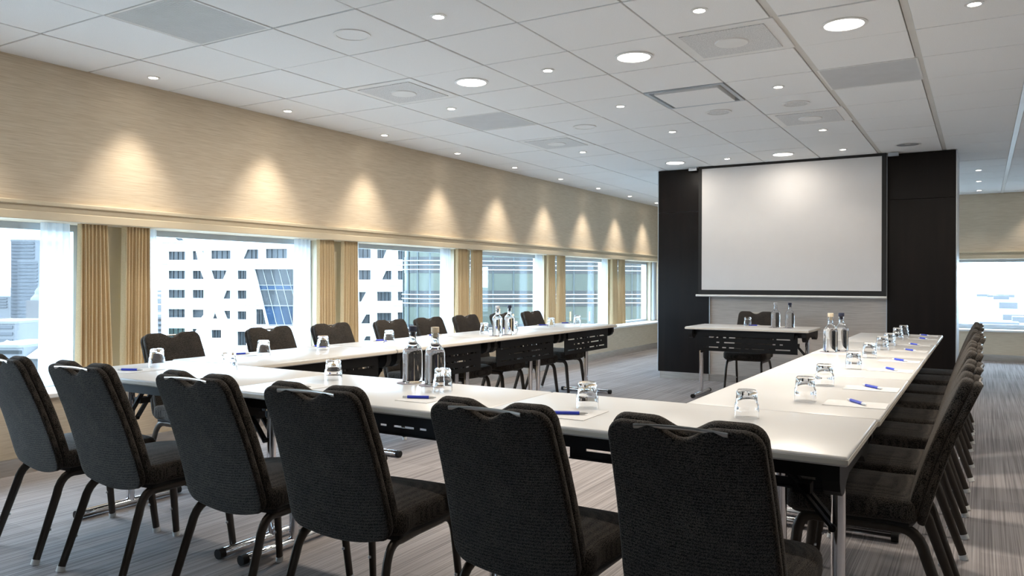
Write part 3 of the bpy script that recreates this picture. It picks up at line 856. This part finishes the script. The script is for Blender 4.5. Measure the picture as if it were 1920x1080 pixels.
def bottle(x, y, stopper, label):
    t = tag(empty('water_bottle', (x, y, TZ + .002)), label, 'bottle', 'glass water bottles')
    bo_ = [(0, 0), (.040, 0), (.0435, .004), (.044, .012), (.044, .128), (.0425, .142), (.036, .158), (.025, .170), (.0175, .178), (.0160, .190), (.0155, .214), (.0175, .217), (.0175, .224), (.0135, .226)]
    bi_ = [(.0115, .222), (.0118, .190), (.0145, .178), (.022, .168), (.0325, .156), (.0355, .150), (.034, .1475), (0, .147)]
    MB().lathe(bo_ + bi_, 36).build('filled_body', M['bottle'], t, True, angle=30)
    MB().lathe([(0, .205), (.0112, .205), (.0112, .2225), (.0175, .2262), (.0180, .228), (.0180, .247), (.0165, .249), (0, .249)], 24).build('stopper', stopper, t, True, angle=30)
    c = MB().lathe([(0, 0), (.052, 0), (.052, .0015), (0, .0015)], 36).build('coaster', M['coaster'], None, False, (x - .012, y - .012, TZ + .0003))
    tag(c, 'round grey coaster under the ' + label, 'coaster', 'grey bottle coasters')
bottle(-2.150, 2.725, M['stopper_dark'], 'water bottle with dark stopper on the near table row')
bottle(-2.020, 2.715, M['stopper_cork'], 'water bottle with pale stopper on the near table row')
bottle(-3.43, 5.47, M['stopper_grey'], 'water bottle with grey stopper on the left table row')
bottle(-3.42, 5.645, M['stopper_dark'], 'water bottle with blue stopper on the left table row')
bottle(-1.765, 8.05, M['stopper_grey'], 'water bottle with clear stopper under the screen')
bottle(-1.629, 8.06, M['stopper_dark'], 'water bottle with black stopper under the screen')
bottle(-.838, 5.40, M['stopper_cork'], 'water bottle with pale stopper on the right table row')
bottle(-.790, 5.52, M['stopper_dark'], 'water bottle with dark stopper on the right table row')

pen_b = MB().tube([(-.042, 0, 0), (.042, 0, 0)], .0058, 10).mesh('barrel', M['pen_blue'], True)
pen_t = MB().tube([(.0421, 0, 0), (.058, 0, 0), (.070, 0, 0)], [.0054, .0048, .0015], 10).mesh('tip', M['pen_clear'], True)
pen_c = MB().tube([(-.0421, 0, 0), (-.060, 0, 0)], .0046, 10).mesh('push_button', M['pen_clear'], True)
pm = MB()
for i in range(6): pm.box((-.022 + i * .006, -.0015, .0057), (-.0185 + i * .006, .0015, .00605))
pen_p = pm.mesh('print', M['pen_clear'])
pad = MB().box((-.074, -.105, 0), (.074, .105, .0012)).mesh('note_paper', M['paper'])
def place_setting(x, y, pa, ra, lab, sh=(0, 0)):
    o = link('note_paper', pad, None, (x + sh[0], y + sh[1], TZ + .0004), ra); tag(o, 'note paper under the pen ' + lab, 'paper', 'note papers at each seat')
    t = tag(empty('ballpoint_pen', (x, y, TZ + .0076), pa), 'blue ballpoint pen ' + lab, 'pen', 'blue pens at each seat')
    link('barrel', pen_b, t); link('tip', pen_t, t); link('push_button', pen_c, t); link('print', pen_p, t)
for i, (x, y) in enumerate([(-.395, 3.13), (-.397, 3.626), (-.398, 4.436), (-.401, 4.983), (-.404, 5.769), (-.415, 6.334), (-.400, 7.044), (-.415, 7.50)]):
    place_setting(x, y, -.95 + random.uniform(-.1, .1), PI / 2 + random.uniform(-.02, .02), 'on the right table row, %s from the camera' % ORD[i], (.0, -.02))
for (x, y), lb in zip([(-3.613, 2.335), (-2.46, 2.33), (-1.836, 2.362), (-1.192, 2.342)], ['on the left end of the near table row', 'on the near table row behind the fourth chair', 'on the near table row in front of the pale-stoppered bottle', 'on the near table row between the two nearest chairs']):
    place_setting(x, y, .42, .02, lb, (.02, .03))
for i, (x, y) in enumerate([(-3.86, 3.20), (-3.87, 3.90), (-3.87, 4.52), (-3.88, 5.20), (-3.87, 6.35), (-3.87, 7.05), (-3.87, 7.55)]):
    place_setting(x, y, 1.0 + random.uniform(-.2, .2), PI / 2, 'on the left table row, %s from the camera' % ORD[i], (.02, 0))
place_setting(-2.028, 8.22, .1, 0, 'on the small table under the screen')

# ================================================================== OUTSIDE: the city below the windows
CFW = Vector((-math.sin(YAW), math.cos(YAW), 0)); CRT = Vector((math.cos(YAW), math.sin(YAW), 0))
def bearing(u, v, depth):
    """world point seen at bearing u, elevation v of the survey, at a given distance"""
    return CFW * depth + CRT * ((u - 960) / FPX * depth) + Vector((0, 0, CAM_H - (v - HORIZON_V) / FPX * depth))
GROUND = -62.0
M['ground'] = noise_mat('hazy_city_ground', (.012, .012, .012), [(.35, (.16, .18, .17)), (.5, (.26, .27, .26)), (.65, (.36, .365, .36))], 1.0, 6, 0, 0)
M['ext_white'] = mat('white_concrete', (.86, .86, .86), .8, var=.02, vscale=.3)
M['ext_glass'] = mat('dark_office_glass', (0.034, 0.036, 0.038), .15, var=.35, vscale=.25, spec=.3)
M['ext_glass_green'] = mat('green_office_glass', (0.034, 0.05, 0.042), .12, var=.35, vscale=.2, spec=.3)
M['ext_glass_blue'] = mat('blue_atrium_glass', (0.012, 0.03, 0.062), .10, var=.45, vscale=.16, spec=.3)
M['ext_frame'] = mat('pale_mullion', (0.045, 0.055, 0.055), .5, var=.03)
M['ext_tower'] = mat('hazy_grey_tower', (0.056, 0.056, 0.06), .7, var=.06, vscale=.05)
M['ext_tower_band'] = mat('hazy_tower_band', (0.036, 0.037, 0.042), .7, var=.04, vscale=.05)
M['ext_brick'] = mat('hazy_brick', (0.062, 0.053, 0.05), .8, var=.06, vscale=.1)
M['ext_pink'] = mat('pale_red_render', (0.085, 0.058, 0.054), .8, var=.05, vscale=.1)
M['ext_pale'] = mat('pale_grey_render', (0.092, 0.09, 0.092), .8, var=.04, vscale=.1)
M['ext_roof'] = mat('pale_roof', (0.115, 0.113, 0.115), .8, var=.04, vscale=.1)
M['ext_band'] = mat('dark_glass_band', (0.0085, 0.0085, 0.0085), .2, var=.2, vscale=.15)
M['ext_line'] = mat('white_facade_line', (0.3, 0.3, 0.29), .5, var=.01)
M['ext_curtainwall'] = mat('green_grey_curtain_wall', (0.06, 0.067, 0.052), .16, var=.30, vscale=.12, spec=.25)
M['ext_lamp'] = emit('warm_room_lamp', (1.0, .62, .28), 2.2)
tag(MB().lathe([(0, 0), (9000, 0), (9000, -1), (0, -1)], 48, (0, 0, GROUND)).build('ground', M['ground']), 'pale hazy city ground far below the windows', kind='structure')

def frame_pt(base, rt, fw, a, d, z): return tuple(base + rt * a + fw * d + Vector((0, 0, z)))

# ---- white office block with irregular windows
D1 = 132.0
def ft(u, v, d=0.0): return tuple(bearing(u, v, D1) + CFW * d)
WB = tag(empty('office_building', tuple(Vector(ft(540, 600)) * Vector((1, 1, 0))[0] if False else (0, 0, 0))), 'white office block with slanted cut-out windows beyond the second window', 'building')
def quad_windows():
    R = []
    def rc(u0, u1, v0, v1): R.append([(u0, v0), (u1, v0), (u1, v1), (u0, v1)])
    for v0, v1 in ((473, 489.5), (509, 525), (545, 561), (581, 597.5), (617, 641), (661, 677), (700, 716)): rc(312.5, 347, v0, v1)
    R += [[(358, 472), (367, 472), (371, 489), (358, 489)], [(358, 509), (376, 509), (382, 525), (358, 525)], [(358, 545), (382, 545), (382, 561), (358, 561)], [(358, 582), (382, 582), (382, 592), (377, 598), (358, 598)], [(358, 618), (370, 618), (363, 630), (358, 630)], [(377, 472), (382, 472), (382, 483)]]
    rc(393, 432, 471, 487.5)
    R += [[(393.5, 508.5), (425.5, 508.5), (418.5, 525), (398, 525)], [(422, 546), (432, 546), (432, 562), (415.5, 562)], [(402, 584), (408, 599.5), (396, 599.5)], [(417, 584), (432, 584), (432, 600), (423, 600)], [(394, 620), (415, 620), (415, 636), (394, 636)], [(419, 661), (432, 661), (432, 677), (410, 677)]]
    for v0, v1 in ((508.5, 525), (546, 562), (585, 601), (623, 650), (664, 680)): rc(443, 462, v0, v1)
    R += [[(461, 469), (484, 469), (484, 487), (453, 487)]]
    rc(496, 538, 467.5, 486); rc(550, 572, 467, 486)
    R += [[(478, 581), (493, 581), (499, 610), (478, 610)]]; rc(478, 500, 650, 668)
    for v0, v1 in ((508, 525), (548, 565), (588, 605), (628, 645)): rc(600, 640, v0, v1)
    rc(662, 695, 465, 485); rc(662, 695, 507, 525.5)
    R += [[(706, 466.5), (726, 466.5), (718.5, 485.5), (706, 485.5)], [(723, 508), (734, 508), (734, 525), (715, 525)], [(662, 548), (687, 548), (677, 567), (662, 567)], [(686, 590), (694, 590), (694, 608), (675.5, 608)], [(686, 631), (695, 631), (695, 640), (681, 640)]]
    rc(706, 734, 547.5, 565.5); rc(706, 734, 587, 603); rc(706, 734, 631, 648)
    for v0, v1 in ((470, 487.5), (508, 525.5), (547.5, 564.5), (586, 602.5), (630, 646)): rc(745, 772, v0, v1)
    # the top storey, faint slanted cut-outs
    R += [[(314, 440), (332, 440), (345, 453), (331, 453)], [(372, 437), (392, 437), (383, 452)], [(395, 437), (432, 437), (432, 450), (395, 450)], [(447, 436), (462, 436), (455, 449)], [(500, 435), (538, 435), (538, 448), (500, 448)]]
    return R
wins = quad_windows()
blueq = [(475, 506), (550, 506), (550, 613), (502, 613)]
# facade with openings: white skin in front, each window recessed behind the skin
mbm = bmesh.new()
def facade_with_holes(u0, u1, v0, v1, holes, depth):
    bm = bmesh.new(); edges_ = []
    def loop(pts):
        vs = [bm.verts.new((p[0], p[1], 0)) for p in pts]
        for i in range(len(vs)): edges_.append(bm.edges.new((vs[i], vs[(i + 1) % len(vs)])))
    loop([(u0, v0), (u1, v0), (u1, v1), (u0, v1)])
    for h_ in holes: loop(h_)
    bmesh.ops.triangle_fill(bm, use_beauty=True, use_dissolve=False, edges=edges_)
    # drop faces inside holes
    def inside(p, poly):
        c = False; n = len(poly)
        for i in range(n):
            a, b = poly[i], poly[(i + 1) % n]
            if (a[1] > p[1]) != (b[1] > p[1]) and p[0] < (b[0] - a[0]) * (p[1] - a[1]) / (b[1] - a[1]) + a[0]: c = not c
        return c
    kill = [f for f in bm.faces if any(inside(f.calc_center_median()[:2], h_) for h_ in holes)]
    bmesh.ops.delete(bm, geom=kill, context='FACES_ONLY')
    fr_ = bm.faces[:]
    ex = bmesh.ops.extrude_face_region(bm, geom=fr_)
    back = [g_ for g_ in ex['geom'] if isinstance(g_, bmesh.types.BMVert)]
    for v_ in back: v_.co.z = depth
    bm.verts.index_update()
    mb = MB(); mb.add([ft(v_.co.x, v_.co.y, v_.co.z) for v_ in bm.verts], [[v_.index for v_ in f.verts] for f in bm.faces]); bm.free()
    return mb
mbm.free()
facade_with_holes(303, 790, 380, 1240, wins + [blueq], .9).build('facade', M['ext_white'], WB)
mb = MB(); mb.prism([(303.5, 381), (789, 381), (789, 1239), (303.5, 1239)], lambda a, b: ft(a, b, 1.6), lambda a, b: ft(a, b, 30)); mb.build('block_core', M['ext_white'], WB)
for q in wins:
    xs = [p[0] for p in q]; ys = [p[1] for p in q]
    cx, cy = sum(xs) / len(xs), sum(ys) / len(ys)
    grow = [(cx + (p[0] - cx) * 1.06, cy + (p[1] - cy) * 1.06) for p in q]
    m_ = M['ext_glass_green'] if (cx < 350 and cy > 600) else M['ext_glass']
    o = MB().prism(grow, lambda a, b: ft(a, b, .95), lambda a, b: ft(a, b, 1.5)).build('window', m_, WB)
    if max(xs) - min(xs) > 17 and len(q) == 4:
        fr = MB(); nm_ = 3
        for k in range(1, nm_ + 1):
            uu = min(xs) + (max(xs) - min(xs)) * k / (nm_ + 1)
            ins = [p for p in q]
            lo, hi = min(ys), max(ys)
            # keep mullions inside slanted windows
            def width_at(v_):
                c_ = []
                for i in range(4):
                    a, b = q[i], q[(i + 1) % 4]
                    if (a[1] - v_) * (b[1] - v_) <= 0 and a[1] != b[1]: c_.append(a[0] + (b[0] - a[0]) * (v_ - a[1]) / (b[1] - a[1]))
                return (min(c_), max(c_)) if c_ else (1, 0)
            w0_, w1_ = width_at(lo + .3), width_at(hi - .3)
            if w0_[0] < uu < w0_[1] and w1_[0] < uu < w1_[1]:
                fr.prism([(uu - .35, lo), (uu + .35, lo), (uu + .35, hi), (uu - .35, hi)], lambda a, b: ft(a, b, .8), lambda a, b: ft(a, b, .94))
        if fr.v: fr.build('mullions', M['black_metal'], o)
# floor joint lines on the white skin
for v_ in (457, 497, 536, 573, 611, 655):
    MB().prism([(304, v_), (788, v_), (788, v_ + .8), (304, v_ + .8)], lambda a, b: ft(a, b, -.25), lambda a, b: ft(a, b, 0)).build('ledge', M['ext_pale'], WB)
# slanted blue glass front
bg = empty('glass_front', parent=WB)
for va, vb_, mm in ((506, 536, 'ext_glass'), (536, 545, 'ext_glass_blue'), (545, 575, 'ext_glass'), (575, 613, 'ext_glass_blue')):
    la, lb_ = (475 + 27 * (q_ - 506) / 107 for q_ in (va, vb_))
    MB().prism([(la, va), (550, va), (550, vb_), (lb_, vb_)], lambda a, b: ft(a, b, .9), lambda a, b: ft(a, b, 1.5)).build('pane', M[mm], bg)
fr = MB()
for v_ in (536, 545, 575, 611):
    uL = 475 + (502 - 475) * (v_ - 506) / 107
    fr.prism([(uL, v_ - .4), (550, v_ - .4), (550, v_ + .4), (uL, v_ + .4)], lambda a, b: ft(a, b, .7), lambda a, b: ft(a, b, .9))
for k in range(1, 5):
    ua = 475 + 15 * k; ub = ua + 27
    if ub <= 550: fr.prism([(ua - .3, 506), (ua + .3, 506), (ub + .3, 613), (ub - .3, 613)], lambda a, b: ft(a, b, .7), lambda a, b: ft(a, b, .9))
    else:
        vb = 506 + 107 * (550 - ua) / 27
        fr.prism([(ua - .3, 506), (ua + .3, 506), (550, vb - .6), (550, vb + .6)], lambda a, b: ft(a, b, .7), lambda a, b: ft(a, b, .9))
fr.build('glazing_bars', M['ext_line'], bg)

# ---- curved glass building with white floor lines, right of the white block
GB = tag(empty('glass_building'), 'dark glass building with rounded corner and white floor lines beyond the farther windows', 'building')
D2 = 82.0
pc = bearing(812, HORIZON_V, D2 + 5); pc.z = 0
def path_pts(out=0.0):
    """plan outline: quarter round corner then a long straight front running away to the right"""
    R_ = 3.3 + out; P = []
    for i in range(13):
        a = math.radians(200 + 70 * i / 12)          # from the left side round to the front
        P.append(pc + CRT * (R_ * math.cos(a)) + CFW * (R_ * math.sin(a)))
    d = (CRT * .975 + CFW * .22).normalized()
    P.append(P[-1] + d * 34)
    P.append(P[-1] + CFW * 14); P.insert(0, P[0] + CFW * 16)
    return P
def ring_band(mb, z0, z1, out):
    P = path_pts(out); n = len(P)
    mb.add([(p.x, p.y, z0) for p in P] + [(p.x, p.y, z1) for p in P], [tuple(range(n - 1, -1, -1)), tuple(range(n, 2 * n))] + [(k, (k + 1) % n, n + (k + 1) % n, n + k) for k in range(n)])
def zv(v): return CAM_H - (v - HORIZON_V) / FPX * D2
mb = MB(); ring_band(mb, GROUND, zv(430), 0); mb.build('glass_skin', M['ext_curtainwall'], GB)
P0 = path_pts(.06)
for fl in range(-1, 5):
    v_ = 496 + 65 * fl
    mb = MB(); ring_band(mb, zv(v_ + 16), zv(v_ - 15), .05); mb.build('spandrel_band', M['ext_band'], GB)
    for dv in (-8, 0, 9):
        mb = MB(); ring_band(mb, zv(v_ + dv + 1.1), zv(v_ + dv - .7), .25); mb.build('floor_line', M['ext_line'], GB)
for i in range(0, 13, 4):
    p = P0[i + 1]; MB().box((p.x - .07, p.y - .07, zv(760)), (p.x + .07, p.y + .07, zv(432))).build('mullion', M['ext_frame'], GB)
dl = (CRT * .975 + CFW * .22).normalized()
for k in range(1, 15):
    p = P0[13] + dl * (2.3 * k); MB().box((p.x - .06, p.y - .06, zv(760)), (p.x + .06, p.y + .06, zv(432))).build('mullion', M['ext_frame'], GB)
rl = random.Random(3)
for k in range(10):
    p = P0[13] + dl * rl.uniform(4, 18) - CFW * .12; z = zv(rl.uniform(583, 612))
    MB().box((p.x - .05, p.y - .04, z - .5), (p.x + .05, p.y + .04, z + .5)).build('room_lamp', M['ext_lamp'], GB)

# ---- far tower, church tower and low city blocks
def block(name, u0, u1, v_top, depth, thick, mats, label, bands=0, group=None, bandmat=None, vb=None):
    t = tag(empty(name), label, 'building', group)
    f_ = lambda a, b, d: tuple(bearing(a, b, depth) + CFW * d)
    vbot = HORIZON_V + (CAM_H - GROUND) / depth * FPX
    MB().prism([(u0, v_top), (u1, v_top), (u1, vbot), (u0, vbot)], lambda a, b: f_(a, b, 0), lambda a, b: f_(a, b, thick)).build('walls', mats[0], t)
    h_ = (vbot - v_top); rf = max(.8, h_ * .02)
    MB().prism([(u0 - .4, v_top - rf), (u1 + .4, v_top - rf), (u1 + .4, v_top), (u0 - .4, v_top)], lambda a, b: f_(a, b, -.3), lambda a, b: f_(a, b, thick)).build('roof', mats[1], t)
    if bands:
        step = ((vb or vbot) - v_top) / bands
        for i in range(bands):
            va = v_top + step * (i + .3); vc = v_top + step * (i + .72)
            MB().prism([(u0 + (u1 - u0) * .04, va), (u1 - (u1 - u0) * .04, va), (u1 - (u1 - u0) * .04, vc), (u0 + (u1 - u0) * .04, vc)], lambda a, b: f_(a, b, -depth * .0012), lambda a, b: f_(a, b, 0)).build('window_band', bandmat or M['ext_tower_band'], t)
    return t
block('skyscraper', 20, 66, 456, 640, 40, (M['ext_tower'], M['ext_tower']), 'tall grey skyscraper with horizontal bands in the haze at the far left', 22, vb=600)
block('skyscraper', 33, 72, 494, 620, 12, (M['ext_tower'], M['ext_tower']), 'lower front wing of the hazy grey skyscraper at the far left', 16, vb=600)
ch = tag(empty('church_tower'), 'pale brick church tower with domed spire in front of the skyscraper', 'church tower')
dch = 420; fch = lambda a, b, d: tuple(bearing(a, b, dch) + CFW * d)
MB().prism([(49, 566), (77, 566), (77, 740), (49, 740)], lambda a, b: fch(a, b, 0), lambda a, b: fch(a, b, 8)).build('tower', M['ext_brick'], ch)
cc = bearing(63, 566, dch) + CFW * 4
MB().lathe([(0, 0), (3.6, 0), (3.4, 1.2), (2.2, 2.6), (1.6, 3.4), (1.6, 4.8), (.9, 6.0), (.25, 7), (0, 9)], 16, tuple(cc)).build('spire', M['ext_pale'], ch, True)
rb = random.Random(11)
LOW = [(-60, 28, 610, 300, 'ext_pale', 'white flat-roofed house block at the far left window edge'), (30, 97, 628, 330, 'ext_pink', 'pale red long house block seen through the left window'), (-40, 45, 655, 240, 'ext_pale', 'low white hall in front of the left city blocks'),
       (275, 303, 597, 260, 'ext_pale', 'narrow pale apartment block left of the white office block'), (262, 302, 676, 210, 'ext_pale', 'low pale block beneath the narrow apartment block'), (-90, 18, 560, 700, 'ext_pale', 'pale distant block behind the low houses at the far left'), (70, 130, 590, 560, 'ext_pale', 'pale distant block right of the church tower'), (90, 240, 640, 380, 'ext_brick', 'long brick block behind the first curtain pier')]
for u0, u1, vt, dp, mm, lb in LOW:
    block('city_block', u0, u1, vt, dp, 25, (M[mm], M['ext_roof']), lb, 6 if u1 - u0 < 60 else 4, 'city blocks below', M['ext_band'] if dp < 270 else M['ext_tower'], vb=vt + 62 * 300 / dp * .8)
# white tent-like roof low in the left window
tr = MB(); fp = lambda a, b, d: tuple(bearing(a, b, 240) + CFW * d)
for i in range(5):
    a0 = -40 + i * 28
    tr.add([fp(a0, 675, 0), fp(a0 + 28, 675, 0), fp(a0 + 28, 668, 20), fp(a0, 668, 20), fp(a0 + 14, 645, 10)], [(0, 1, 4), (1, 2, 4), (2, 3, 4), (3, 0, 4), (3, 2, 1, 0)])
tag(tr.build('tent_roof', M['ext_line']), 'white peaked tent roofs low in the left window', 'roof')
# scattered far houses on the plain, also beyond the far window
hs = MB()
for i in range(520):
    a = rb.uniform(-1.75, 1.0); r_ = rb.uniform(900, 5000)
    if -1.2 < a < -.55 and r_ < 1200: continue
    d = CFW * math.cos(a) + CRT * math.sin(a); p = d * r_
    w_, l_, h_ = rb.uniform(8, 28), rb.uniform(8, 40), rb.uniform(5, 16)
    hs.box((p.x - w_, p.y - l_, GROUND), (p.x + w_, p.y + l_, GROUND + h_))
tag(hs.build('distant_houses', M['ext_pale']), 'pale scattered houses on the hazy plain', kind='stuff')
